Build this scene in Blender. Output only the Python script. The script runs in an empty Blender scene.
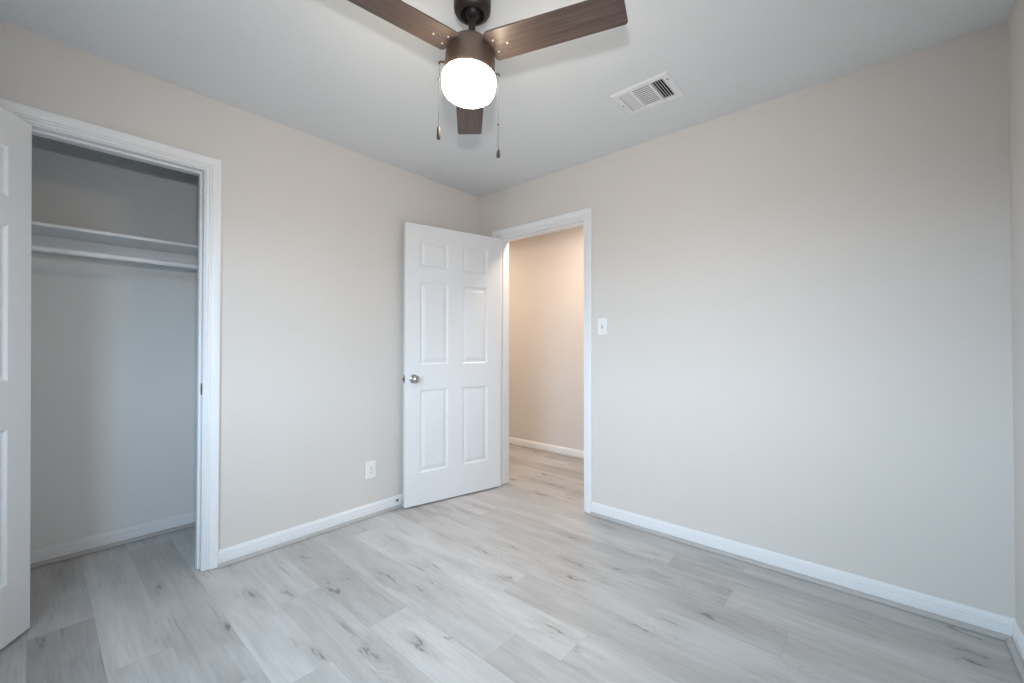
import bpy, bmesh, math, random
from mathutils import Vector, Matrix

PI = math.pi
S = bpy.context.scene
COL = S.collection
random.seed(7)

# ------------------------------------------------------------------ camera, sky, lights, exposure
cam_data = bpy.data.cameras.new('camera')
cam_data.sensor_width = 36.0
cam_data.lens = 419.455 * 36.0 / 1024.0
cam_data.clip_start = 0.02
cam = bpy.data.objects.new('camera', cam_data)
COL.objects.link(cam)
cam.location = (2.606, -2.537, 1.1491)
cam.rotation_euler = (PI / 2 + 0.0116, 0.0, 0.7204)
S.camera = cam

S.view_settings.view_transform = 'Standard'
S.view_settings.look = 'None'
S.view_settings.gamma = 1.0
S.view_settings.use_curve_mapping = False
S.view_settings.exposure = 0.07

world = bpy.data.worlds.new('daylight')
S.world = world
world.use_nodes = True
bg = world.node_tree.nodes['Background']
# bright sky above the horizon, dim ground below it
wn = world.node_tree.nodes
geo = wn.new('ShaderNodeNewGeometry')
sepz = wn.new('ShaderNodeSeparateXYZ')
hor = wn.new('ShaderNodeMapRange')
skymix = wn.new('ShaderNodeMix')
skymix.data_type = 'RGBA'
hor.inputs['From Min'].default_value = 0.02
hor.inputs['From Max'].default_value = -0.06
skymix.inputs['A'].default_value = (0.45, 0.46, 0.42, 1.0)
skymix.inputs['B'].default_value = (9.3, 13.2, 16.6, 1.0)
world.node_tree.links.new(geo.outputs['Incoming'], sepz.inputs[0])
world.node_tree.links.new(sepz.outputs['Z'], hor.inputs['Value'])
world.node_tree.links.new(hor.outputs['Result'], skymix.inputs['Factor'])
world.node_tree.links.new(skymix.outputs['Result'], bg.inputs['Color'])
bg.inputs['Strength'].default_value = 1.0


def lamp(name, kind, loc, power, colour, aim=None, **kw):
    d = bpy.data.lights.new(name, kind)
    d.energy = power
    d.color = colour
    for k, v in kw.items():
        setattr(d, k, v)
    o = bpy.data.objects.new(name, d)
    o.location = loc
    if aim is not None:
        o.rotation_euler = (Vector(aim) - Vector(loc)).to_track_quat('-Z', 'Y').to_euler()
    COL.objects.link(o)
    return o


# the photographer's flash, held just above the lens
lamp('camera_flash', 'SPOT', (2.57, -2.50, 1.45), 88.0, (1.0, 0.99, 1.0), aim=(0.90, -0.66, 1.34),
     spot_size=math.radians(122), spot_blend=1.0, shadow_soft_size=0.035)
# daylight comes in through the window in the back wall: portal for the sky
por = lamp('window_daylight', 'AREA', (1.60, -3.17, 1.44), 1.0, (1, 1, 1), aim=(1.60, 0.0, 1.44),
           shape='RECTANGLE', size=1.22, size_y=1.20)
por.data.cycles.is_portal = True
# warm flush hall lamp, then fill added to brighten the hall's left, both downward
for hx, hy, hp, hc in ((0.66, 0.44, 16.0, (1.0, 0.82, 0.68)), (-1.30, 0.62, 14.0, (1.0, 0.74, 0.52))):
    lamp('hall_lamp_and_fill', 'AREA', (hx, hy, 2.41), hp, hc, aim=(hx, hy, 0.0), shape='DISK', size=0.26)


# ------------------------------------------------------------------ sizes
H = 2.44            # ceiling
RW = 2.9957         # right wall
BACK = -3.05        # back wall
TH = 0.12           # partition thickness
CB = -0.73          # closet back wall
HALL = 1.165        # far wall of the hall
C0, C1, CH = -2.570, -1.966, 2.056      # closet opening: left, right, head
E0, E1, EH = 0.237, 1.046, 2.037        # entry opening: left, right, head


# ------------------------------------------------------------------ helpers
def link(o, parent=None):
    COL.objects.link(o)
    if parent is not None:
        o.parent = parent
    return o


def obj(name, bm, mats, parent=None, smooth=False, bevel=0.0, seg=2, recalc=True):
    if recalc:
        bmesh.ops.recalc_face_normals(bm, faces=bm.faces)
    me = bpy.data.meshes.new(name)
    bm.to_mesh(me)
    bm.free()
    for m in (mats if isinstance(mats, (list, tuple)) else [mats]):
        me.materials.append(m)
    if smooth:
        for p in me.polygons:
            p.use_smooth = True
        try:
            me.set_sharp_from_angle(angle=math.radians(40))
        except Exception:
            pass
    o = bpy.data.objects.new(name, me)
    link(o, parent)
    if bevel > 0:
        b = o.modifiers.new('bevel', 'BEVEL')
        b.width = bevel
        b.segments = seg
        b.limit_method = 'ANGLE'
    return o


def empty(name, loc=(0, 0, 0)):
    o = bpy.data.objects.new(name, None)
    o.empty_display_size = 0.05
    o.location = loc
    link(o)
    return o


def tag(o, label, cat, group=None):
    o['label'] = label
    o['category'] = cat
    if group:
        o['group'] = group
    return o


def struct(o, label=None):
    o['kind'] = 'structure'
    if label:
        o['label'] = label
    return o


def box(bm, lo, hi, mat=0, M=None):
    v = []
    for x in (lo[0], hi[0]):
        for y in (lo[1], hi[1]):
            for z in (lo[2], hi[2]):
                p = Vector((x, y, z))
                v.append(bm.verts.new(M @ p if M else p))
    for f in ((0, 1, 3, 2), (4, 6, 7, 5), (0, 4, 5, 1), (2, 3, 7, 6), (0, 2, 6, 4), (1, 5, 7, 3)):
        bm.faces.new([v[i] for i in f]).material_index = mat


def lathe(bm, prof, n=48, M=None, mat=0):
    """prof: (radius, z) pairs along the axis."""
    rings = []
    for r, z in prof:
        if r < 1e-6:
            p = Vector((0, 0, z))
            rings.append([bm.verts.new(M @ p if M else p)])
        else:
            ring = []
            for i in range(n):
                a = 2 * PI * i / n
                p = Vector((r * math.cos(a), r * math.sin(a), z))
                ring.append(bm.verts.new(M @ p if M else p))
            rings.append(ring)
    for a, b in zip(rings, rings[1:]):
        for i in range(n):
            j = (i + 1) % n
            if len(a) == 1 and len(b) == 1:
                continue
            if len(a) == 1:
                f = bm.faces.new((a[0], b[j], b[i]))
            elif len(b) == 1:
                f = bm.faces.new((a[i], a[j], b[0]))
            else:
                f = bm.faces.new((a[i], a[j], b[j], b[i]))
            f.material_index = mat
    for ring, flip in ((rings[0], True), (rings[-1], False)):
        if len(ring) > 1:
            bm.faces.new(ring[::-1] if flip else ring).material_index = mat


def tube(bm, pts, r, n=10, mat=0):
    pts = [Vector(p) for p in pts]
    rings = []
    for i, p in enumerate(pts):
        t = (pts[min(i + 1, len(pts) - 1)] - pts[max(i - 1, 0)]).normalized()
        a = t.orthogonal().normalized() if i == 0 else (a - t * a.dot(t)).normalized()
        b = t.cross(a)
        rings.append([bm.verts.new(p + (a * math.cos(2 * PI * k / n) + b * math.sin(2 * PI * k / n)) * r) for k in range(n)])
    for u, v in zip(rings, rings[1:]):
        for k in range(n):
            bm.faces.new((u[k], u[(k + 1) % n], v[(k + 1) % n], v[k])).material_index = mat
    bm.faces.new(rings[0][::-1]).material_index = mat
    bm.faces.new(rings[-1]).material_index = mat


def sweep(bm, prof, frames, mat=0):
    """prof: 2D points, closed outline; frames: functions (a, b) -> point; one ring per frame."""
    rings = [[bm.verts.new(f(a, b)) for a, b in prof] for f in frames]
    n = len(prof)
    for u, v in zip(rings, rings[1:]):
        for k in range(n):
            bm.faces.new((u[k], u[(k + 1) % n], v[(k + 1) % n], v[k])).material_index = mat
    bm.faces.new(rings[0][::-1]).material_index = mat
    bm.faces.new(rings[-1]).material_index = mat


# ------------------------------------------------------------------ materials
def new_mat(name):
    m = bpy.data.materials.new(name)
    m.use_nodes = True
    nt = m.node_tree
    return m, nt, nt.nodes['Principled BSDF']


def node(nt, kind, **kw):
    n = nt.nodes.new(kind)
    for k, v in kw.items():
        setattr(n, k, v)
    return n


def paint(name, colour, rough=0.6, bump=0.0, scale=350.0, spec=0.3, vary=0.015):
    m, nt, p = new_mat(name)
    co = node(nt, 'ShaderNodeTexCoord')
    nz = node(nt, 'ShaderNodeTexNoise')
    nz.inputs['Scale'].default_value = 3.0
    nz.inputs['Detail'].default_value = 3.0
    nt.links.new(co.outputs['Object'], nz.inputs['Vector'])
    mix = node(nt, 'ShaderNodeMix', data_type='RGBA')
    mix.inputs['A'].default_value = (*[c * (1 - vary) for c in colour], 1)
    mix.inputs['B'].default_value = (*[min(1, c * (1 + vary)) for c in colour], 1)
    nt.links.new(nz.outputs['Fac'], mix.inputs['Factor'])
    nt.links.new(mix.outputs['Result'], p.inputs['Base Color'])
    p.inputs['Roughness'].default_value = rough
    p.inputs['Specular IOR Level'].default_value = spec
    if bump > 0:
        n2 = node(nt, 'ShaderNodeTexNoise')
        n2.inputs['Scale'].default_value = scale
        n2.inputs['Detail'].default_value = 2.0
        nt.links.new(co.outputs['Object'], n2.inputs['Vector'])
        bp = node(nt, 'ShaderNodeBump')
        bp.inputs['Strength'].default_value = bump
        bp.inputs['Distance'].default_value = 0.001
        nt.links.new(n2.outputs['Fac'], bp.inputs['Height'])
        nt.links.new(bp.outputs['Normal'], p.inputs['Normal'])
    return m


def metal(name, colour, rough=0.35, metallic=1.0):
    m, nt, p = new_mat(name)
    co = node(nt, 'ShaderNodeTexCoord')
    nz = node(nt, 'ShaderNodeTexNoise')
    nz.inputs['Scale'].default_value = 60.0
    nt.links.new(co.outputs['Object'], nz.inputs['Vector'])
    mr = node(nt, 'ShaderNodeMapRange')
    mr.inputs['To Min'].default_value = rough * 0.9
    mr.inputs['To Max'].default_value = rough * 1.1
    nt.links.new(nz.outputs['Fac'], mr.inputs['Value'])
    nt.links.new(mr.outputs['Result'], p.inputs['Roughness'])
    p.inputs['Base Color'].default_value = (*colour, 1)
    p.inputs['Metallic'].default_value = metallic
    return m


WALL = paint('warm greige wall paint', (0.702, 0.668, 0.640), 0.75, 0.10)
CLOSET = paint('closet white wall paint', (0.79, 0.80, 0.80), 0.75, 0.10)
CEIL = paint('flat white ceiling paint', (0.755, 0.775, 0.79), 0.85, 0.10, 220)
TRIM = paint('white gloss trim paint', (0.83, 0.84, 0.86), 0.35, 0.0, spec=0.45, vary=0.006)
DOOR = paint('white door paint', (0.80, 0.81, 0.83), 0.40, 0.02, 500, spec=0.4, vary=0.006)
PLASTIC = paint('white plastic', (0.86, 0.86, 0.85), 0.30, spec=0.5, vary=0.004)
VENTW = paint('white vent enamel', (0.80, 0.81, 0.82), 0.35, spec=0.5, vary=0.006)
DARK = paint('black slot', (0.012, 0.012, 0.012), 0.8)
DUCT = paint('dark duct', (0.02, 0.02, 0.02), 0.9)
BRONZE = metal('brushed bronze metal', (0.200, 0.148, 0.120), 0.38, 0.8)
CANOPY = metal('dark bronze metal', (0.050, 0.040, 0.037), 0.45, 0.6)
BRONZE_IN = metal('canopy socket bronze', (0.03, 0.026, 0.025), 0.5, 0.6)
NICKEL = metal('satin nickel', (0.50, 0.48, 0.45), 0.26)
STRIKE = metal('dull steel plate', (0.20, 0.20, 0.20), 0.45)
RUBBER = paint('pale rubber', (0.72, 0.72, 0.71), 0.7)
SCREW = metal('bright screw', (0.75, 0.70, 0.64), 0.3)


def blade_mat():
    m, nt, p = new_mat('dark walnut blade veneer')
    uv = node(nt, 'ShaderNodeUVMap', uv_map='grain')
    mp = node(nt, 'ShaderNodeMapping')
    mp.inputs['Scale'].default_value = (3.5, 75.0, 1.0)
    nz = node(nt, 'ShaderNodeTexNoise')
    nz.inputs['Scale'].default_value = 1.0
    nz.inputs['Detail'].default_value = 6.0
    nz.inputs['Distortion'].default_value = 0.6
    ramp = node(nt, 'ShaderNodeValToRGB')
    ramp.color_ramp.elements[0].position = 0.30
    ramp.color_ramp.elements[0].color = (0.048, 0.033, 0.029, 1)
    ramp.color_ramp.elements[1].position = 0.72
    ramp.color_ramp.elements[1].color = (0.112, 0.078, 0.068, 1)
    nt.links.new(uv.outputs['UV'], mp.inputs['Vector'])
    nt.links.new(mp.outputs['Vector'], nz.inputs['Vector'])
    nt.links.new(nz.outputs['Fac'], ramp.inputs['Fac'])
    nt.links.new(ramp.outputs['Color'], p.inputs['Base Color'])
    p.inputs['Roughness'].default_value = 0.38
    p.inputs['Specular IOR Level'].default_value = 0.5
    return m


BLADE = blade_mat()


def glass_shade_mat():
    m, nt, p = new_mat('lit opal glass')
    co = node(nt, 'ShaderNodeTexCoord')
    nz = node(nt, 'ShaderNodeTexNoise')
    nz.inputs['Scale'].default_value = 9.0
    nz.inputs['Detail'].default_value = 0.5
    nt.links.new(co.outputs['Object'], nz.inputs['Vector'])
    mix = node(nt, 'ShaderNodeValToRGB')
    mix.color_ramp.elements[0].position = 0.35
    mix.color_ramp.elements[0].color = (1.0, 0.78, 0.50, 1)
    mix.color_ramp.elements[1].position = 0.60
    mix.color_ramp.elements[1].color = (1.0, 0.86, 0.66, 1)
    nt.links.new(nz.outputs['Fac'], mix.inputs['Fac'])
    nt.links.new(mix.outputs['Color'], p.inputs['Emission Color'])
    p.inputs['Emission Strength'].default_value = 42.0
    p.inputs['Base Color'].default_value = (0.85, 0.83, 0.80, 1)
    p.inputs['Roughness'].default_value = 0.25
    return m


OPAL = glass_shade_mat()


def plank_mat(name, shoe=False):
    m, nt, p = new_mat(name)
    L = nt.links
    if shoe:
        co = node(nt, 'ShaderNodeTexCoord')
        src = co.outputs['Object']
        tone = None
    else:
        uv = node(nt, 'ShaderNodeUVMap', uv_map='plank')
        src = uv.outputs['UV']
        at = node(nt, 'ShaderNodeAttribute', attribute_name='tone')
        tone = at.outputs['Fac']

    def noise(scale, detail=4.0, rough=0.55, dist=0.0, vec=None):
        mp = node(nt, 'ShaderNodeMapping')
        mp.inputs['Scale'].default_value = scale
        L.new(vec or src, mp.inputs['Vector'])
        n = node(nt, 'ShaderNodeTexNoise')
        n.inputs['Scale'].default_value = 1.0
        n.inputs['Detail'].default_value = detail
        n.inputs['Roughness'].default_value = rough
        n.inputs['Distortion'].default_value = dist
        L.new(mp.outputs['Vector'], n.inputs['Vector'])
        return n.outputs['Fac']

    def math_(op, a, b=None, clamp=False):
        n = node(nt, 'ShaderNodeMath', operation=op, use_clamp=clamp)
        for i, x in enumerate((a, b)):
            if x is None:
                continue
            if isinstance(x, (int, float)):
                n.inputs[i].default_value = x
            else:
                L.new(x, n.inputs[i])
        return n.outputs[0]

    def remap(v, a, b, c=0.0, d=1.0, smooth=False):
        n = node(nt, 'ShaderNodeMapRange')
        n.interpolation_type = 'SMOOTHSTEP' if smooth else 'LINEAR'
        L.new(v, n.inputs['Value'])
        for k, x in zip(('From Min', 'From Max', 'To Min', 'To Max'), (a, b, c, d)):
            n.inputs[k].default_value = x
        return n.outputs['Result']

    def mixc(fac, a, b):
        n = node(nt, 'ShaderNodeMix', data_type='RGBA')
        L.new(fac, n.inputs['Factor'])
        for k, x in (('A', a), ('B', b)):
            if isinstance(x, tuple):
                n.inputs[k].default_value = (*x, 1)
            else:
                L.new(x, n.inputs[k])
        return n.outputs['Result']

    # broad cloudy figure along the board, fine fibres, cathedral lines
    cloud = noise((2.2, 9.0, 1.0), 3.0, 0.55, 0.4)
    fibre = noise((7.0, 170.0, 1.0), 4.0, 0.6, 0.2)
    streak = noise((2.2, 40.0, 1.0), 7.0, 0.68, 1.0)
    base = math_('ADD', math_('MULTIPLY', cloud, 0.55), math_('MULTIPLY', streak, 0.45))
    base = math_('ADD', base, math_('MULTIPLY', math_('SUBTRACT', fibre, 0.5), 0.26))
    val = remap(base, 0.34, 0.64)
    if tone is not None:
        val = math_('ADD', math_('MULTIPLY', val, 0.48), math_('MULTIPLY', tone, 0.70), clamp=True)
    else:
        val = math_('ADD', math_('MULTIPLY', val, 0.18), 0.42)
    col = mixc(val, (0.295, 0.280, 0.270), (0.610, 0.598, 0.592))
    if not shoe:
        # growth rings bent around an uneven core
        rw = noise((2.2, 7.0, 1.0), 1.0, 0.5, 0.0)
        rings = math_('SINE', math_('MULTIPLY', rw, 190.0))
        gate = remap(noise((1.6, 6.5, 1.0), 1.0, 0.5, 0.0, None), 0.60, 0.70, 0, 1, True)
        rmask = math_('MULTIPLY', remap(rings, 0.3, 1.0, 0, 0.22), gate)
        col = mixc(rmask, col, (0.27, 0.25, 0.235))
        # dark knots, sparse, drawn out along the board
        mp = node(nt, 'ShaderNodeMapping')
        mp.inputs['Scale'].default_value = (1.9, 6.2, 1.0)
        L.new(src, mp.inputs['Vector'])
        wob = node(nt, 'ShaderNodeTexNoise')
        wob.inputs['Scale'].default_value = 5.0
        wob.inputs['Detail'].default_value = 3.0
        L.new(mp.outputs['Vector'], wob.inputs['Vector'])
        add = node(nt, 'ShaderNodeMixRGB', blend_type='LINEAR_LIGHT')
        add.inputs['Fac'].default_value = 0.30
        L.new(mp.outputs['Vector'], add.inputs['Color1'])
        L.new(wob.outputs['Color'], add.inputs['Color2'])
        vo = node(nt, 'ShaderNodeTexVoronoi')
        vo.voronoi_dimensions = '2D'
        vo.inputs['Scale'].default_value = 1.0
        L.new(add.outputs['Color'], vo.inputs['Vector'])
        sep = node(nt, 'ShaderNodeSeparateColor')
        L.new(vo.outputs['Color'], sep.inputs['Color'])
        on = remap(sep.outputs['Red'], 0.36, 0.40)
        size = remap(sep.outputs['Green'], 0, 1, 0.035, 0.11)
        kd = math_('DIVIDE', vo.outputs['Distance'], size)
        core = math_('MULTIPLY', remap(kd, 0.1, 1.0, 0.72, 0.0, True), on)
        halo = math_('MULTIPLY', remap(kd, 0.5, 5.0, 0.55, 0.0, True), on)
        halo = math_('MULTIPLY', halo, remap(streak, 0.40, 0.62))
        col = mixc(halo, col, (0.23, 0.21, 0.195))
        col = mixc(core, col, (0.115, 0.10, 0.09))
        # short dark mineral cracks
        crk = noise((3.0, 60.0, 1.0), 2.0, 0.5, 1.4)
        gat = noise((2.6, 11.0, 1.0), 1.0, 0.5, 0.0)
        cm = math_('MULTIPLY', remap(crk, 0.58, 0.69, 0, 0.48, True), remap(gat, 0.50, 0.64))
        col = mixc(cm, col, (0.19, 0.175, 0.16))
        # micro bevel along each board edge
        ed = node(nt, 'ShaderNodeUVMap', uv_map='cell')
        sp = node(nt, 'ShaderNodeSeparateXYZ')
        L.new(ed.outputs['UV'], sp.inputs['Vector'])
        szv = node(nt, 'ShaderNodeAttribute', attribute_name='size')
        du = math_('MULTIPLY', math_('SUBTRACT', 0.5, math_('ABSOLUTE', math_('SUBTRACT', sp.outputs['X'], 0.5))), szv.outputs['Fac'])
        dv = math_('MULTIPLY', math_('SUBTRACT', 0.5, math_('ABSOLUTE', math_('SUBTRACT', sp.outputs['Y'], 0.5))), 0.184)
        dist = math_('MINIMUM', du, dv)
        edge = remap(dist, 0.0004, 0.0020, 0.30, 0.0)
        col = mixc(edge, col, (0.24, 0.225, 0.21))
    L.new(col, p.inputs['Base Color'])
    p.inputs['Specular IOR Level'].default_value = 0.45
    rg = remap(fibre, 0.3, 0.7, 0.33, 0.45)
    L.new(rg, p.inputs['Roughness'])
    bp = node(nt, 'ShaderNodeBump')
    bp.inputs['Strength'].default_value = 0.06
    bp.inputs['Distance'].default_value = 0.0006
    L.new(fibre, bp.inputs['Height'])
    L.new(bp.outputs['Normal'], p.inputs['Normal'])
    return m


FLOOR = plank_mat('whitewashed oak planks')
SHOE = plank_mat('grey oak shoe moulding', True)

# ------------------------------------------------------------------ setting: floor
# boards run along x, 184 mm wide; end joints of the rows the photo shows are placed where they are
JOINTS = {-1: 0.092, 0: 0.557, 1: 0.95, 2: 1.09, 3: 0.590, 4: 1.024, 5: 1.503, 6: 0.20, 7: 1.263,
          8: 1.856, 9: 0.80, 10: 2.076, 11: 1.752, 12: 0.55}
TONES = {(-1, 0): 0.45, (-1, 1): -0.06, (0, 0): 0.66, (0, 1): 0.48, (1, 0): 0.34, (1, 1): 0.42,
         (2, 0): 0.76, (2, 1): 0.50, (3, 0): 0.66, (3, 1): 0.46, (4, 0): 0.36, (4, 1): 0.80,
         (5, 0): 0.52, (5, 1): 0.40, (6, 0): 0.62, (6, 1): 0.82, (7, 0): 0.78, (7, 1): 0.40,
         (8, 0): 0.58, (8, 1): 0.74, (9, 0): 0.46, (9, 1): 0.42, (10, 0): 0.46, (10, 1): 0.56,
         (11, 0): 0.66, (11, 1): 0.32, (12, 0): 0.45, (12, 1): 0.5}
FX0, FX1, FY0, FY1 = -2.2, RW + 0.10, BACK - 0.10, HALL + 0.10
bm = bmesh.new()
uvp = bm.loops.layers.uv.new('plank')
uvc = bm.loops.layers.uv.new('cell')
tl = bm.faces.layers.float.new('tone')
sl = bm.faces.layers.float.new('size')
PW, PL = 0.184, 1.52
k = int(math.floor((FY0 + 2.361) / PW))
while -2.361 + k * PW < FY1:
    y0, y1 = -2.361 + k * PW, -2.361 + (k + 1) * PW
    j = JOINTS.get(k, random.uniform(0, PL))
    n0 = int(math.floor((FX0 - j) / PL))
    n = n0
    while j + n * PL < FX1:
        a0, a1 = j + n * PL, j + (n + 1) * PL
        x0, x1 = max(a0, FX0), min(a1, FX1)
        ya, yb = max(y0, FY0), min(y1, FY1)
        f = bm.faces.new([bm.verts.new((x, y, 0)) for x, y in ((x0, ya), (x1, ya), (x1, yb), (x0, yb))])
        f[tl] = TONES.get((k, n + 1), min(0.85, max(0.15, random.gauss(0.52, 0.18))))
        f[sl] = PL
        ou, ov = random.uniform(0, 60), random.uniform(0, 60)
        for lp in f.loops:
            x, y, _ = lp.vert.co
            lp[uvp].uv = (x - a0 + ou, y - y0 + ov)
            lp[uvc].uv = ((x - a0) / PL, (y - y0) / PW)
        n += 1
    k += 1
box(bm, (FX0, FY0, -0.12), (FX1, FY1, -0.004))
struct(obj('floor', bm, FLOOR, recalc=False), 'whitewashed grey oak plank floor')

# ------------------------------------------------------------------ setting: ceiling with the vent opening
VX0, VX1, VY0, VY1 = 1.600, 1.832, -0.561, -0.379
bm = bmesh.new()
for lo, hi in (((FX0, FY0), (VX0, FY1)), ((VX1, FY0), (FX1, FY1)), ((VX0, FY0), (VX1, VY0)), ((VX0, VY1), (VX1, FY1))):
    box(bm, (lo[0], lo[1], H), (hi[0], hi[1], H + 0.15))
struct(obj('ceiling', bm, CEIL), 'flat white ceiling')

# ------------------------------------------------------------------ setting: walls
J = 0.018           # jamb thickness
bm = bmesh.new()
box(bm, (-TH, BACK, 0), (0, C0 - J, H))
box(bm, (-TH, C1 + J, 0), (0, TH, H))
box(bm, (-TH, C0 - J, CH + J), (0, C1 + J, H))
struct(obj('wall_left', bm, WALL), 'greige wall with the closet opening')
bm = bmesh.new()
box(bm, (0, 0, 0), (E0 - J, TH, H))
box(bm, (E1 + J, 0, 0), (RW + 0.10, TH, H))
box(bm, (E0 - J, 0, EH + J), (E1 + J, TH, H))
struct(obj('wall_far', bm, WALL), 'greige wall with the doorway to the hall')
bm = bmesh.new()
box(bm, (RW, BACK, 0), (RW + 0.10, 0, H))
struct(obj('wall_right', bm, WALL), 'greige wall at the right edge')
W0, W1, WZ0, WZ1 = 1.00, 2.20, 0.85, 2.03
bm = bmesh.new()
box(bm, (-TH, BACK - 0.10, 0), (W0, BACK, H))
box(bm, (W1, BACK - 0.10, 0), (RW + 0.10, BACK, H))
box(bm, (W0, BACK - 0.10, 0), (W1, BACK, WZ0))
box(bm, (W0, BACK - 0.10, WZ1), (W1, BACK, H))
struct(obj('wall_back', bm, WALL), 'greige wall behind the camera with the window')
# closet shell
bm = bmesh.new()
box(bm, (CB - 0.10, -2.80, 0), (CB, -0.90, H))
struct(obj('wall_closet_back', bm, CLOSET), 'plain back wall inside the closet')
bm = bmesh.new()
box(bm, (CB, -2.80, 0), (-TH, -2.70, H))
struct(obj('wall_closet_left', bm, CLOSET))
bm = bmesh.new()
box(bm, (CB, -1.00, 0), (-TH, -0.90, H))
struct(obj('wall_closet_right', bm, CLOSET))
# hall shell
bm = bmesh.new()
box(bm, (FX0, HALL, 0), (FX1, HALL + 0.10, H))
struct(obj('wall_hall', bm, WALL), 'hall wall seen through the doorway')
bm = bmesh.new()
box(bm, (FX0, TH, 0), (FX0 + 0.10, HALL, H))
struct(obj('wall_hall_left', bm, WALL))
bm = bmesh.new()
box(bm, (FX1 - 0.10, TH, 0), (FX1, HALL, H))
struct(obj('wall_hall_right', bm, WALL))
bm = bmesh.new()
box(bm, (FX0, 0, 0), (-TH, TH, H))
struct(obj('wall_hall_near', bm, WALL))

# window behind the camera
bm = bmesh.new()
for lo, hi in (((W0, WZ0), (W0 + 0.045, WZ1)), ((W1 - 0.045, WZ0), (W1, WZ1)), ((W0 + 0.045, WZ0), (W1 - 0.045, WZ0 + 0.05)),
               ((W0 + 0.045, WZ1 - 0.05), (W1 - 0.045, WZ1)), ((W0 + 0.045, 1.42), (W1 - 0.045, 1.46))):
    box(bm, (lo[0], BACK - 0.08, lo[1]), (hi[0], BACK - 0.03, hi[1]))
win = struct(obj('window_1', bm, TRIM, bevel=0.003))
mg, nt, p = new_mat('window glass')
tr = node(nt, 'ShaderNodeBsdfTransparent')
gl = node(nt, 'ShaderNodeBsdfGlossy')
gl.inputs['Roughness'].default_value = 0.02
mx = node(nt, 'ShaderNodeMixShader')
mx.inputs['Fac'].default_value = 0.06
nt.links.new(tr.outputs[0], mx.inputs[1])
nt.links.new(gl.outputs[0], mx.inputs[2])
nt.links.new(mx.outputs[0], nt.nodes['Material Output'].inputs['Surface'])
bm = bmesh.new()
box(bm, (W0 + 0.04, BACK - 0.058, WZ0 + 0.04), (W1 - 0.04, BACK - 0.052, WZ1 - 0.04))
obj('pane', bm, mg, win)
bm = bmesh.new()
box(bm, (W0 - 0.04, BACK - 0.02, WZ0 - 0.025), (W1 + 0.04, BACK + 0.05, WZ0))
obj('sill', bm, TRIM, win, bevel=0.004)

# ------------------------------------------------------------------ baseboards and shoe moulding
BB = [(0, 0.006), (0.0135, 0.006), (0.0135, 0.050), (0.0118, 0.0515), (0.0118, 0.0545), (0.0130, 0.056), (0.0130, 0.0615),
      (0.0108, 0.0630), (0.0108, 0.0655), (0.0115, 0.067), (0.0100, 0.0735), (0.0065, 0.0765), (0.0060, 0.0815), (0.004, 0.0848), (0, 0.0848)]
SH = [(0.0, 0.0016), (0.0185, 0.0016), (0.0183, 0.007), (0.0165, 0.0125), (0.0130, 0.0170), (0.0070, 0.0195), (0.0, 0.0195)]


def run(name, p0, p1, nrm, prof, mat, off=0.0, m0=0, m1=0, n=None):
    """straight moulding from p0 to p1 on a wall with room-side normal nrm; m0/m1: mitre sign at each end."""
    p0, p1, nn = Vector((*p0, 0)), Vector((*p1, 0)), Vector((*nrm, 0))
    t = (p1 - p0).normalized()
    bm = bmesh.new()
    sweep(bm, prof, [lambda a, b: p0 + nn * (a + off) + t * ((a + off) * m0) + Vector((0, 0, b)),
                     lambda a, b: p1 + nn * (a + off) - t * ((a + off) * m1) + Vector((0, 0, b))])
    return obj(name, bm, mat)


CW = 0.0635         # casing width
CR = 0.006          # reveal
trim_no = [0]


def base_pair(side, p0, p1, nrm, m0=0, m1=0):
    o = struct(run('baseboard_' + side, p0, p1, nrm, BB, TRIM, 0, m0, m1), 'white reeded baseboard')
    trim_no[0] += 1
    s = struct(run('trim_%d' % trim_no[0], p0, p1, nrm, SH, SHOE, 0.0148, m0, m1), 'grey wood quarter round along the floor')
    return o, s


base_pair('left', (0, C1 + CR + CW), (0, 0), (1, 0), 0, 1)
base_pair('left_rear', (0, BACK), (0, C0 - CR - CW), (1, 0), 1, 0)
base_pair('far', (E1 + CR + CW, 0), (RW, 0), (0, -1), 0, 1)
base_pair('far_corner', (0, 0), (E0 - CR - CW, 0), (0, -1), 1, 0)
base_pair('right', (RW, 0), (RW, BACK), (-1, 0), 1, 1)
base_pair('rear', (RW, BACK), (0, BACK), (0, 1), 1, 1)
base_pair('closet', (CB, -2.70), (CB, -1.00), (1, 0), 1, 1)
base_pair('closet_right', (CB, -1.00), (-TH, -1.00), (0, -1), 1, 0)
base_pair('closet_left', (-TH, -2.70), (CB, -2.70), (0, 1), 0, 1)
base_pair('hall', (FX0 + 0.1, HALL), (FX1 - 0.1, HALL), (0, -1))

# ------------------------------------------------------------------ door frames
# casing outline: (distance from the inner edge, projection)
CAS = [(0, 0), (0, 0.0085), (0.0015, 0.0095), (0.0095, 0.0095), (0.0110, 0.0060), (0.0130, 0.0060), (0.0145, 0.0110), (0.0200, 0.0120),
       (0.0215, 0.0088), (0.0232, 0.0088), (0.0250, 0.0130), (0.0350, 0.0150), (0.0500, 0.0165), (0.0605, 0.0168), (0.0635, 0.0150), (0.0635, 0)]


def casing(name, a0, a1, top, put):
    """put(a, d, z): a along the wall, d out of the wall."""
    i0, i1, it = a0 - CR, a1 + CR, top + CR
    bm = bmesh.new()
    sweep(bm, CAS, [lambda w, d: put(i0 - w, d, 0.004), lambda w, d: put(i0 - w, d, it + w),
                    lambda w, d: put(i1 + w, d, it + w), lambda w, d: put(i1 + w, d, 0.004)])
    return obj(name, bm, TRIM)


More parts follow.
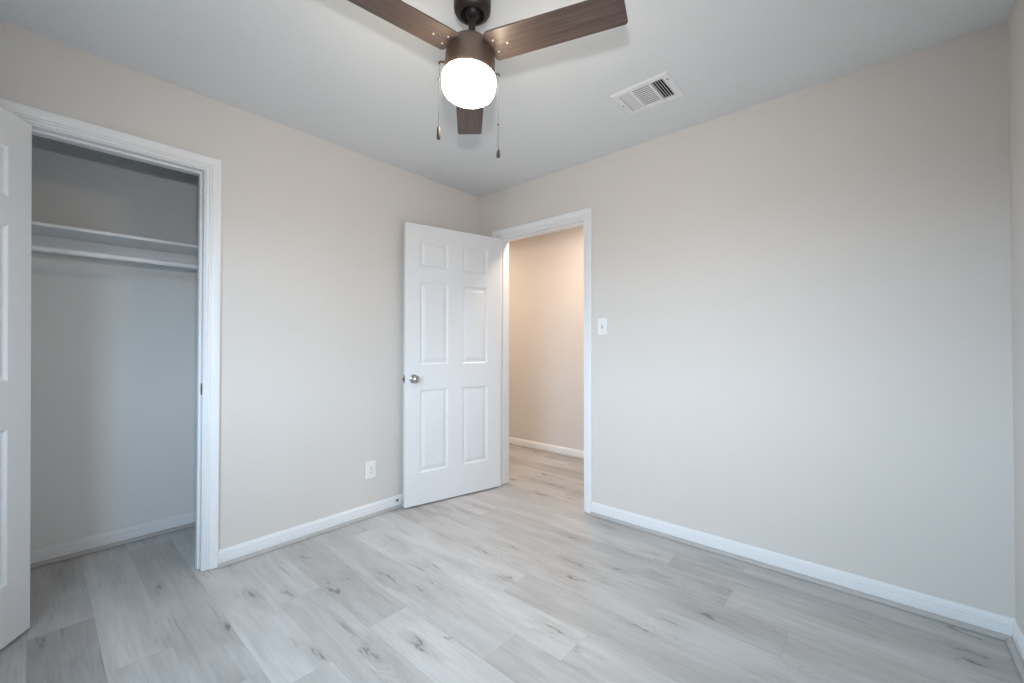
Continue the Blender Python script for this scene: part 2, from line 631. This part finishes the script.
def jamb(name, a0, a1, top, put, t0, t1, stop0, stop1):
    """jamb lining (three boards) with the stop strip."""
    bm = bmesh.new()

    def bx(lo, hi):
        v = [put(*c) for c in ((lo[0], lo[1], lo[2]), (hi[0], hi[1], hi[2]))]
        box(bm, [min(v[0][i], v[1][i]) for i in range(3)], [max(v[0][i], v[1][i]) for i in range(3)])
    bx((a0 - J, t0, 0.002), (a0, t1, top + J))
    bx((a1, t0, 0.002), (a1 + J, t1, top + J))
    bx((a0, t0, top), (a1, t1, top + J))
    bx((a0, stop0, 0.002), (a0 + 0.010, stop1, top - 0.010))
    bx((a1 - 0.010, stop0, 0.002), (a1, stop1, top - 0.010))
    bx((a0, stop0, top - 0.010), (a1, stop1, top))
    return obj(name, bm, TRIM, bevel=0.0012, seg=1)


put_a = lambda a, d, z: Vector((d, a, z))
put_b = lambda a, d, z: Vector((a, -d, z))
put_h = lambda a, d, z: Vector((a, TH + d, z))
put_c = lambda a, d, z: Vector((-TH - d, a, z))
struct(casing('trim_20', C0, C1, CH, put_a), 'white moulded casing around the closet opening')
struct(casing('trim_21', C0, C1, CH, put_c))
struct(casing('trim_22', E0, E1, EH, put_b), 'white moulded casing around the hall doorway')
struct(casing('trim_23', E0, E1, EH, put_h))
cj = struct(jamb('trim_24', C0, C1, CH, put_a, -TH, 0.0, -0.075, -0.040), 'white closet door jamb')
ej = struct(jamb('trim_25', E0, E1, EH, put_b, -TH, 0.0, -0.075, -0.040), 'white hall door jamb')


def plate(name, parent, M, mat=STRIKE):
    bm = bmesh.new()
    box(bm, (-0.013, 0.0, -0.029), (0.013, 0.0016, 0.029), 0, M)
    box(bm, (-0.006, 0.0012, -0.014), (0.006, 0.0019, 0.014), 1, M)
    o = obj(name, bm, [mat, DARK], parent)
    o['label'] = 'dull steel strike plate'
    return o


# closet strike on the right jamb, facing -y; hall strike on the right jamb, facing -x
plate('strike_plate', cj, Matrix.Translation((-0.022, C1, 0.930)) @ Matrix.Rotation(PI, 4, 'Z'))
plate('strike_plate', ej, Matrix.Translation((E1, 0.020, 0.928)) @ Matrix.Rotation(PI / 2, 4, 'Z'))
# ------------------------------------------------------------------ six-panel doors
ROWS = ((0.228, 0.824), (1.006, 1.607), (1.714, 1.913))
RING = ((0.0, 0.0), (0.003, 0.0015), (0.010, 0.0075), (0.014, 0.0085), (0.020, 0.0085), (0.024, 0.0075), (0.042, 0.0025), (0.046, 0.0020))


def door_leaf_mesh(w, h, t, cols):
    bm = bmesh.new()
    xs = [0.0] + [c for p in cols for c in p] + [w]
    zs = [0.0] + [c for p in ROWS for c in p] + [h]
    for side in (0, 1):
        Y = lambda d: (t - d) if side else d
        grid = {}

        def gv(i, k):
            if (i, k) not in grid:
                grid[i, k] = bm.verts.new((xs[i], Y(0), zs[k]))
            return grid[i, k]
        for i in range(len(xs) - 1):
            for k in range(len(zs) - 1):
                if i % 2 == 1 and k % 2 == 1:
                    prev = [gv(i, k), gv(i + 1, k), gv(i + 1, k + 1), gv(i, k + 1)]
                    for ins, dep in RING[1:]:
                        cur = [bm.verts.new((x, Y(dep), z)) for x, z in (
                            (xs[i] + ins, zs[k] + ins), (xs[i + 1] - ins, zs[k] + ins),
                            (xs[i + 1] - ins, zs[k + 1] - ins), (xs[i] + ins, zs[k + 1] - ins))]
                        for q in range(4):
                            bm.faces.new((prev[q], prev[(q + 1) % 4], cur[(q + 1) % 4], cur[q]))
                        prev = cur
                    bm.faces.new(prev)
                else:
                    bm.faces.new((gv(i, k), gv(i + 1, k), gv(i + 1, k + 1), gv(i, k + 1)))
    # edges
    def quad(*p):
        bm.faces.new([bm.verts.new(q) for q in p])
    quad((0, 0, 0), (w, 0, 0), (w, t, 0), (0, t, 0))
    quad((0, 0, h), (w, 0, h), (w, t, h), (0, t, h))
    quad((0, 0, 0), (0, t, 0), (0, t, h), (0, 0, h))
    quad((w, 0, 0), (w, t, 0), (w, t, h), (w, 0, h))
    bmesh.ops.remove_doubles(bm, verts=bm.verts, dist=1e-5)
    return bm


def knob_mesh(t, flip):
    bm = bmesh.new()
    R = Matrix.Rotation(-PI / 2 if flip else PI / 2, 4, 'X')
    M = Matrix.Translation((0, t if flip else 0, 0)) @ R
    lathe(bm, [(0.0, 0.0), (0.0325, 0.0), (0.0325, 0.003), (0.031, 0.006), (0.024, 0.009), (0.0135, 0.011), (0.0120, 0.016),
               (0.0120, 0.026), (0.0150, 0.030), (0.0225, 0.034), (0.0262, 0.040), (0.0268, 0.046), (0.0250, 0.052),
               (0.0200, 0.056), (0.0110, 0.0585), (0.0095, 0.0578), (0.0, 0.0578)], 40, M)
    return bm


def make_door(name, w, h, cols, origin, angle, knob_at, label):
    """leaf local frame: x from hinge to free edge, y through the thickness, z up."""
    t = 0.035
    o = obj(name, door_leaf_mesh(w, h, t, cols), DOOR, bevel=0.0012, seg=1)
    o.location = origin
    o.rotation_euler = (0, 0, angle)
    struct(o, label)
    for flip in (False, True):
        k = obj('door_knob', knob_mesh(t, flip), NICKEL, o, smooth=True)
        k.location = (knob_at[0], 0, knob_at[1])
        k['label'] = 'round satin nickel knob'
    bm = bmesh.new()
    box(bm, (w - 0.0005, t / 2 - 0.0125, -0.028), (w + 0.0012, t / 2 + 0.0125, 0.028))
    lp = obj('latch_plate', bm, NICKEL, o)
    lp.location = (0, 0, knob_at[1])
    lp['label'] = 'satin nickel latch plate'
    bm = bmesh.new()
    sweep(bm, [(-0.010, -0.006), (0.010, -0.006), (0.010, 0.006), (-0.004, 0.006), (-0.010, -0.002)],
          [lambda a, b: Vector((w + 0.0005, t / 2 + b, a)), lambda a, b: Vector((w + 0.011, t / 2 + b, a))])
    lb = obj('latch_bolt', bm, STRIKE, o)
    lb.location = (0, 0, knob_at[1])
    for z in (0.20, 1.02, 1.83):
        bm = bmesh.new()
        lathe(bm, [(0, -0.044), (0.0055, -0.044), (0.0055, 0.044), (0, 0.044)], 14, Matrix.Translation((-0.004, HINGE_Y[name], z)))
        box(bm, (-0.0012, 0.003, z - 0.044), (0.0004, t - 0.003, z + 0.044))
        obj('hinge', bm, NICKEL, o, smooth=True)
    return o


# in each leaf the face the camera sees is local y = t (entry) / y = t (closet); hinge barrels sit on the far side
HINGE_Y = {'door_1': -0.004, 'door_2': -0.004}
e_ang = math.atan2(-0.97433, -0.22512)
ex, ey = math.cos(e_ang), math.sin(e_ang)
nx, ny = -ey, ex                     # local +y in world
vis = Vector((0.270, -0.012))        # hinge end of the visible face
org = vis - 0.035 * Vector((nx, ny)) + 0.004 * Vector((ex, ey))
make_door('door_1', 0.813, 2.021, ((0.128, 0.354), (0.476, 0.704)), (org.x, org.y, 0.011), e_ang, (0.750, 0.905),
          'white six panel door standing open into the room')
c_ang = math.radians(-32.66)
cx_, cy_ = math.cos(c_ang), math.sin(c_ang)
nx, ny = -cy_, cx_
vis = Vector((0.002, -2.538))
org = vis - 0.035 * Vector((nx, ny))
make_door('door_2', 0.598, 2.044, ((0.107, 0.250), (0.348, 0.491)), (org.x, org.y, 0.009), c_ang, (0.540, 0.905),
          'white six panel closet door swung open at the left edge')
leaf = bpy.data.objects['door_2']
leaf.rotation_euler = (Matrix.Rotation(0.0065, 3, 'X') @ Matrix.Rotation(c_ang, 3, 'Z')).to_euler()

# ------------------------------------------------------------------ closet shelf and rod
SX, SZ = -0.45, 1.735
t = empty('closet_shelf', (CB, -1.85, SZ))
tag(t, 'white painted shelf running across the open closet above the hanging rod', 'shelf')
bm = bmesh.new()
box(bm, (CB, -2.699, SZ), (SX, -1.001, SZ + 0.017))
o = obj('shelf_board', bm, TRIM, t, bevel=0.002)
o.matrix_parent_inverse = Matrix.Translation(-Vector(t.location))
bm = bmesh.new()
box(bm, (CB, -2.699, SZ - 0.089), (CB + 0.018, -1.001, SZ - 0.0005))
o = obj('cleat', bm, CLOSET, t, bevel=0.002)
o.matrix_parent_inverse = Matrix.Translation(-Vector(t.location))
for ya, yb in ((-2.699, -2.681), (-1.019, -1.001)):
    bm = bmesh.new()
    box(bm, (CB + 0.02, ya, SZ - 0.089), (SX - 0.01, yb, SZ - 0.0005))
    o = obj('end_cleat', bm, CLOSET, t, bevel=0.002)
    o.matrix_parent_inverse = Matrix.Translation(-Vector(t.location))

RX, RZ = -0.43, 1.620
t = empty('clothes_rod', (RX, -1.85, RZ))
tag(t, 'white round clothes rod under the closet shelf', 'clothes rod')
bm = bmesh.new()
tube(bm, [(RX, -2.679, RZ), (RX, -1.021, RZ)], 0.0155, 20)
o = obj('rod', bm, TRIM, t, smooth=True)
o.matrix_parent_inverse = Matrix.Translation(-Vector(t.location))
for y, sgn in ((-2.6995, 1), (-1.0005, -1)):
    bm = bmesh.new()
    box(bm, (RX - 0.045, min(y, y + sgn * 0.018), RZ - 0.03), (RX + 0.02, max(y, y + sgn * 0.018), RZ + 0.025))
    lathe(bm, [(0, 0), (0.026, 0), (0.026, 0.010), (0.017, 0.016), (0, 0.016)], 24,
          Matrix.Translation((RX, y + sgn * 0.016, RZ)) @ Matrix.Rotation(-sgn * PI / 2, 4, 'X'))
    o = obj('rod_socket', bm, TRIM, t)
    o.matrix_parent_inverse = Matrix.Translation(-Vector(t.location))


def under(t, o):
    """keep a mesh made in world coordinates where it is while it hangs under its thing."""
    o.parent = t
    o.matrix_parent_inverse = Matrix.Translation(-Vector(t.location))
    return o


# ------------------------------------------------------------------ ceiling fan
AX, AY = 1.5054, -1.496
PIV = Vector((AX, AY, 2.40))
up = Vector((0.0112, 0.0582, 1.0)).normalized()
e1 = Vector((0, 1, 0)).cross(up).normalized()
e2 = up.cross(e1)
# fan frame: origin on the axis at floor level, hung slightly out of plumb from the ball at z = 2.40
FAN = Matrix(((e1.x, e2.x, up.x, 0), (e1.y, e2.y, up.y, 0), (e1.z, e2.z, up.z, 0), (0, 0, 0, 1)))
FAN = Matrix.Translation(PIV) @ FAN @ Matrix.Translation((0, 0, -2.40))
fan = empty('ceiling_fan', (AX, AY, H))
tag(fan, 'bronze three blade ceiling fan with a lit drum glass and two pull chains', 'ceiling fan')
T0 = Matrix.Translation((AX - 0.0026, AY - 0.0023, 0))

bm = bmesh.new()
lathe(bm, [(0.0, H - 0.002), (0.066, H - 0.002), (0.0672, H - 0.012), (0.0672, 2.378), (0.0652, 2.365), (0.060, 2.356), (0.051, 2.350),
           (0.043, 2.348), (0.0415, 2.3515), (0.0405, 2.362), (0.0405, 2.372)], 64, T0)
under(fan, obj('canopy', bm, CANOPY, smooth=True))
bm = bmesh.new()
lathe(bm, [(0.0, 2.336), (0.012, 2.338), (0.024, 2.345), (0.030, 2.355), (0.032, 2.368), (0.028, 2.380), (0.0, 2.392)], 40, FAN)
under(fan, obj('hanger_ball', bm, BRONZE_IN, smooth=True))
bm = bmesh.new()
lathe(bm, [(0.0, 2.238), (0.0125, 2.238), (0.0125, 2.352), (0.0, 2.352)], 28, FAN)
lathe(bm, [(0.0, 2.245), (0.019, 2.245), (0.019, 2.268), (0.0165, 2.272), (0.0, 2.272)], 28, FAN)
under(fan, obj('downrod', bm, CANOPY, smooth=True))

ZR = 2.1190
bm = bmesh.new()
lathe(bm, [(0.0, ZR + 0.004), (0.0870, ZR + 0.004), (0.0885, ZR), (0.0898, ZR + 0.003), (0.0900, ZR + 0.020), (0.0897, ZR + 0.048),
           (0.0885, ZR + 0.072), (0.0870, ZR + 0.0800), (0.0855, ZR + 0.0810), (0.0835, ZR + 0.095), (0.0805, ZR + 0.104),
           (0.0740, ZR + 0.114), (0.0640, ZR + 0.122), (0.0500, ZR + 0.128), (0.0320, ZR + 0.1312), (0.0, ZR + 0.132)], 72, FAN)
under(fan, obj('motor_housing', bm, BRONZE, smooth=True))

ZB = 2.041
prof = [(0.0, ZB), (0.045, ZB + 0.0008), (0.064, ZB + 0.0030), (0.078, ZB + 0.008), (0.0875, ZB + 0.016), (0.0930, ZB + 0.027),
        (0.0955, ZB + 0.040), (0.0962, ZB + 0.052), (0.0968, ZB + 0.062), (0.0966, ZR - 0.012), (0.0955, ZR - 0.006), (0.0925, ZR - 0.0018), (0.0890, ZR - 0.0004), (0.0, ZR - 0.0004)]
bm = bmesh.new()
lathe(bm, prof, 72, FAN)
o = under(fan, obj('lamp_shade', bm, OPAL, smooth=True))
o['label'] = 'glowing white drum glass shade'

# blades
LB, PIT, A0 = 0.5467, -0.1139, 0.3022
ZBL = 2.2078
half = [(0.055, 0.028), (0.074, 0.029), (0.0775, 0.036), (0.0790, 0.046), (0.0805, 0.0545), (0.086, 0.0600), (0.094, 0.0615), (0.150, 0.0615)]
tip = [(LB - 0.010, 0.0578), (LB - 0.003, 0.0548), (LB, 0.048)]
outline = [(s, w) for s, w in half] + [(0.150 + (LB - 0.160) * q / 8, 0.0615 - 0.0037 * q / 8) for q in range(1, 8)] + tip
outline = outline + [(s, -w) for s, w in outline[::-1]]


def blade_matrix(k):
    a = A0 + k * 2 * PI / 3
    return FAN @ Matrix.Translation((0, 0, ZBL)) @ Matrix.Rotation(a, 4, 'Z') @ Matrix.Rotation(PIT, 4, 'X')


bm = bmesh.new()
uvl = bm.loops.layers.uv.new('grain')
topv = [bm.verts.new((s, w, 0.003)) for s, w in outline]
botv = [bm.verts.new((s, w, -0.003)) for s, w in outline]
bm.faces.new(topv)
bm.faces.new(botv[::-1])
nO = len(outline)
for i in range(nO):
    bm.faces.new((topv[i], botv[i], botv[(i + 1) % nO], topv[(i + 1) % nO]))
for f in bm.faces:
    for lp in f.loops:
        lp[uvl].uv = (lp.vert.co.x, lp.vert.co.y)
blade0 = obj('blade', bm, BLADE)
bv = blade0.modifiers.new('bevel', 'BEVEL')
bv.width = 0.001
bv.segments = 1
bm = bmesh.new()
lathe(bm, [(0.0, -0.0058), (0.0022, -0.0054), (0.0036, -0.0042), (0.0040, -0.0028), (0.0, -0.0028)], 16)
screw0 = obj('screw', bm, SCREW, smooth=True)
for k in range(3):
    b = blade0 if k == 0 else blade0.copy()
    if k:
        link(b)
    b.parent = fan
    b.matrix_parent_inverse = Matrix.Translation(-Vector(fan.location))
    b.matrix_basis = blade_matrix(k)
    for q, (s, w) in enumerate(((0.102, 0.024), (0.102, -0.024), (0.146, 0.0))):
        c = screw0 if (k == 0 and q == 0) else screw0.copy()
        if not (k == 0 and q == 0):
            link(c)
        c.parent = b
        c.location = (s, w, 0)

# pull chains
for nm, top, mid, bot, bead in (('pull_chain', (1.427, -1.585, 2.168), (1.424, -1.589), (1.934, 1.888), 2.105),
                                ('pull_chain', (1.569, -1.432, 2.137), (1.569, -1.432), (1.865, 1.833), 1.955)):
    bm = bmesh.new()
    ctr = FAN @ Vector((0, 0, top[2]))
    d = (Vector((top[0], top[1], ctr.z)) - ctr).normalized()
    inner = ctr + d * 0.088
    tube(bm, [inner, Vector(top) + Vector((0, 0, 0.002)), Vector(top) + d * 0.004 - Vector((0, 0, 0.004))], 0.0042, 10)
    z = top[2] - 0.006
    while z > bot[0] - 0.002:
        u = (top[2] - z) / (top[2] - bot[0])
        c = Vector((top[0] + (mid[0] - top[0]) * u, top[1] + (mid[1] - top[1]) * u, z))
        bmesh.ops.create_icosphere(bm, subdivisions=1, radius=0.0014, matrix=Matrix.Translation(c))
        z -= 0.0034
    tube(bm, [(top[0], top[1], top[2] - 0.004), (mid[0], mid[1], bot[0] - 0.002)], 0.0006, 6)
    bmesh.ops.create_icosphere(bm, subdivisions=2, radius=0.0036, matrix=Matrix.Translation((mid[0], mid[1], bead)))
    ch = under(fan, obj(nm, bm, CANOPY, smooth=True))
    bm = bmesh.new()
    lathe(bm, [(0.0, bot[1]), (0.0035, bot[1] + 0.0005), (0.0062, bot[1] + 0.004), (0.0066, bot[1] + 0.010), (0.0052, bot[0] - 0.004),
               (0.0038, bot[0]), (0.0, bot[0] + 0.001)], 18, Matrix.Translation((mid[0], mid[1], 0)))
    o = obj('pendant', bm, CANOPY, smooth=True)
    o.parent = ch

# ------------------------------------------------------------------ ceiling vent
vx, vy = (VX0 + VX1) / 2, (VY0 + VY1) / 2
vent = empty('air_vent', (vx, vy, H))
tag(vent, 'white rectangular air register with three louvre banks set in the ceiling', 'air vent')
OX0, OX1, OY0, OY1 = vx - 0.148, vx + 0.148, vy - 0.123, vy + 0.123
bm = bmesh.new()
levels = [(0.0, 0.0, H - 0.0005), (0.0, 0.0, H - 0.003), (0.006, 0.006, H - 0.006), (0.018, 0.018, H - 0.0075), (0.026, 0.026, H - 0.0065),
          (0.0335, 0.0335, H - 0.0060), (0.0335, 0.0335, H + 0.004)]
prev = None
for ix, iy, z in levels:
    cur = [bm.verts.new(p) for p in ((OX0 + ix, OY0 + iy, z), (OX1 - ix, OY0 + iy, z), (OX1 - ix, OY1 - iy, z), (OX0 + ix, OY1 - iy, z))]
    if prev:
        for q in range(4):
            bm.faces.new((prev[q], prev[(q + 1) % 4], cur[(q + 1) % 4], cur[q]))
    prev = cur
IX0, IX1, IY0, IY1 = OX0 + 0.0335, OX1 - 0.0335, OY0 + 0.0335, OY1 - 0.0335
DX0, DX1 = IX0 + 0.066, IX1 - 0.066
for x in (DX0, DX1):
    box(bm, (x - 0.005, IY0, H - 0.0062), (x + 0.005, IY1, H + 0.003))
under(vent, obj('frame', bm, VENTW))
bm = bmesh.new()
box(bm, (VX0 + 0.001, VY0 + 0.001, H + 0.06), (VX1 - 0.001, VY1 - 0.001, H + 0.064))
for lo, hi in (((VX0 + 0.001, VY0 + 0.001), (VX0 + 0.004, VY1 - 0.001)), ((VX1 - 0.004, VY0 + 0.001), (VX1 - 0.001, VY1 - 0.001)),
               ((VX0 + 0.001, VY0 + 0.001), (VX1 - 0.001, VY0 + 0.004)), ((VX0 + 0.001, VY1 - 0.004), (VX1 - 0.001, VY1 - 0.001))):
    box(bm, (lo[0], lo[1], H + 0.0045), (hi[0], hi[1], H + 0.064))
under(vent, obj('duct_collar', bm, DUCT))


def slat(c, length, along_x, tilt, wid):
    bm = bmesh.new()
    box(bm, (-length / 2, -wid / 2, -0.0006), (length / 2, wid / 2, 0.0006))
    M = Matrix.Translation(c) @ (Matrix.Identity(4) if along_x else Matrix.Rotation(PI / 2, 4, 'Z')) @ Matrix.Rotation(tilt, 4, 'X')
    bmesh.ops.transform(bm, matrix=M, verts=bm.verts)
    return under(vent, obj('slat', bm, VENTW))


for i in range(5):
    x = IX0 + 0.007 + i * (DX0 - 0.005 - IX0) / 5
    slat((x, vy, H - 0.0005), IY1 - IY0, False, math.radians(-34), 0.0098)
for i in range(5):
    x = DX1 + 0.005 + 0.006 + i * (IX1 - DX1 - 0.005) / 5
    slat((x, vy, H - 0.0005), IY1 - IY0, False, math.radians(46), 0.0105)
for i in range(11):
    y = IY0 + 0.008 + i * (IY1 - IY0) / 11
    slat(((DX0 + DX1) / 2, y, H - 0.0005), DX1 - DX0 - 0.010, True, math.radians(9), 0.0136)
for x, y in ((OX0 + 0.017, vy), (OX1 - 0.017, vy - 0.07)):
    bm = bmesh.new()
    lathe(bm, [(0.0, 0.0), (0.0032, 0.0), (0.0042, 0.0012), (0.0042, 0.003), (0.0, 0.003)], 16, Matrix.Translation((x, y, H - 0.0095)))
    under(vent, obj('screw', bm, STRIKE))

# ------------------------------------------------------------------ light switch and power outlet


def rounded_plate(bm, w, h, d, M, inset=0.004):
    prev = None
    for ins, dep in ((0, 0), (0, d * 0.45), (inset, d)):
        cur = [bm.verts.new(M @ Vector((x, dep, z))) for x, z in (
            (-w / 2 + ins, -h / 2 + ins), (w / 2 - ins, -h / 2 + ins), (w / 2 - ins, h / 2 - ins), (-w / 2 + ins, h / 2 - ins))]
        if prev:
            for q in range(4):
                bm.faces.new((prev[q], prev[(q + 1) % 4], cur[(q + 1) % 4], cur[q]))
        else:
            bm.faces.new(cur[::-1])
        prev = cur
    bm.faces.new(prev)


def disc(bm, x, z, y0, y1, r, M, mat=0, n=20):
    lathe(bm, [(0, y0), (r, y0), (r * 0.9, y1), (0, y1)], n, M @ Matrix.Translation((x, 0, z)) @ Matrix.Rotation(-PI / 2, 4, 'X'), mat)


sw = empty('light_switch', (1.194, 0, 1.282))
tag(sw, 'white toggle light switch on the wall right of the hall doorway', 'light switch')
M = Matrix.Translation((1.194, 0, 1.282)) @ Matrix.Rotation(PI, 4, 'Z')
bm = bmesh.new()
rounded_plate(bm, 0.072, 0.116, 0.006, M)
under(sw, obj('wall_plate', bm, PLASTIC))
bm = bmesh.new()
box(bm, (-0.0055, 0.0055, -0.012), (0.0055, 0.0064, 0.012), 1, M)
box(bm, (-0.0042, 0.005, -0.0045), (0.0042, 0.0175, 0.0045), 0, M @ Matrix.Translation((0, 0, -0.002)) @ Matrix.Rotation(0.45, 4, 'X'))
GREYP = paint('shadow grey plastic slot', (0.28, 0.28, 0.28), 0.6)
under(sw, obj('toggle', bm, [PLASTIC, GREYP]))
for z in (0.030, -0.030):
    bm = bmesh.new()
    disc(bm, 0, z, 0.0055, 0.0072, 0.0034, M)
    under(sw, obj('screw', bm, PLASTIC))

ol = empty('power_outlet', (0, -1.022, 0.312))
tag(ol, 'white duplex power outlet low on the wall left of the open door', 'power outlet')
M = Matrix.Translation((0, -1.022, 0.312)) @ Matrix.Rotation(-PI / 2, 4, 'Z')
bm = bmesh.new()
rounded_plate(bm, 0.072, 0.116, 0.006, M)
under(ol, obj('wall_plate', bm, PLASTIC))
for z in (0.0195, -0.0195):
    bm = bmesh.new()
    pts = []
    for i in range(28):
        a = 2 * PI * i / 28
        pts.append((0.0170 * math.cos(a), max(-0.0135, min(0.0135, 0.0170 * math.sin(a)))))
    sweep(bm, pts, [lambda a, b: M @ Vector((a, 0.0055, z + b)), lambda a, b: M @ Vector((a, 0.0075, z + b))])
    for x, hh in ((-0.0063, 0.0042), (0.0063, 0.0034)):
        box(bm, (x - 0.0011, 0.0070, z + 0.003 - hh), (x + 0.0011, 0.0077, z + 0.003 + hh), 1, M)
    disc(bm, 0, z - 0.0085, 0.0070, 0.0077, 0.0024, M, 1, 12)
    under(ol, obj('receptacle', bm, [PLASTIC, DARK]))
bm = bmesh.new()
disc(bm, 0, 0, 0.0055, 0.0072, 0.0034, M)
under(ol, obj('screw', bm, NICKEL))

# ------------------------------------------------------------------ spring door stop on the baseboard behind the open door
ds = empty('door_stop', (0.013, -0.826, 0.056))
tag(ds, 'small spring door stop screwed to the baseboard behind the open door', 'door stop')
M = Matrix.Translation((0.0125, -0.826, 0.056)) @ Matrix.Rotation(PI / 2, 4, 'Y')
bm = bmesh.new()
lathe(bm, [(0, 0), (0.0095, 0), (0.0095, 0.002), (0.006, 0.007), (0.0, 0.007)], 20, M)
under(ds, obj('base', bm, NICKEL, smooth=True))
bm = bmesh.new()
pts = []
for i in range(101):
    a = i / 100 * 2 * PI * 10
    r = 0.0058 - 0.0012 * i / 100
    pts.append(M @ Vector((r * math.cos(a), r * math.sin(a), 0.006 + 0.026 * i / 100)))
tube(bm, pts, 0.0011, 6)
under(ds, obj('spring', bm, STRIKE, smooth=True))
bm = bmesh.new()
lathe(bm, [(0, 0.031), (0.0065, 0.031), (0.0075, 0.034), (0.0072, 0.041), (0.005, 0.044), (0, 0.0445)], 20, M)
under(ds, obj('rubber_tip', bm, RUBBER, smooth=True))
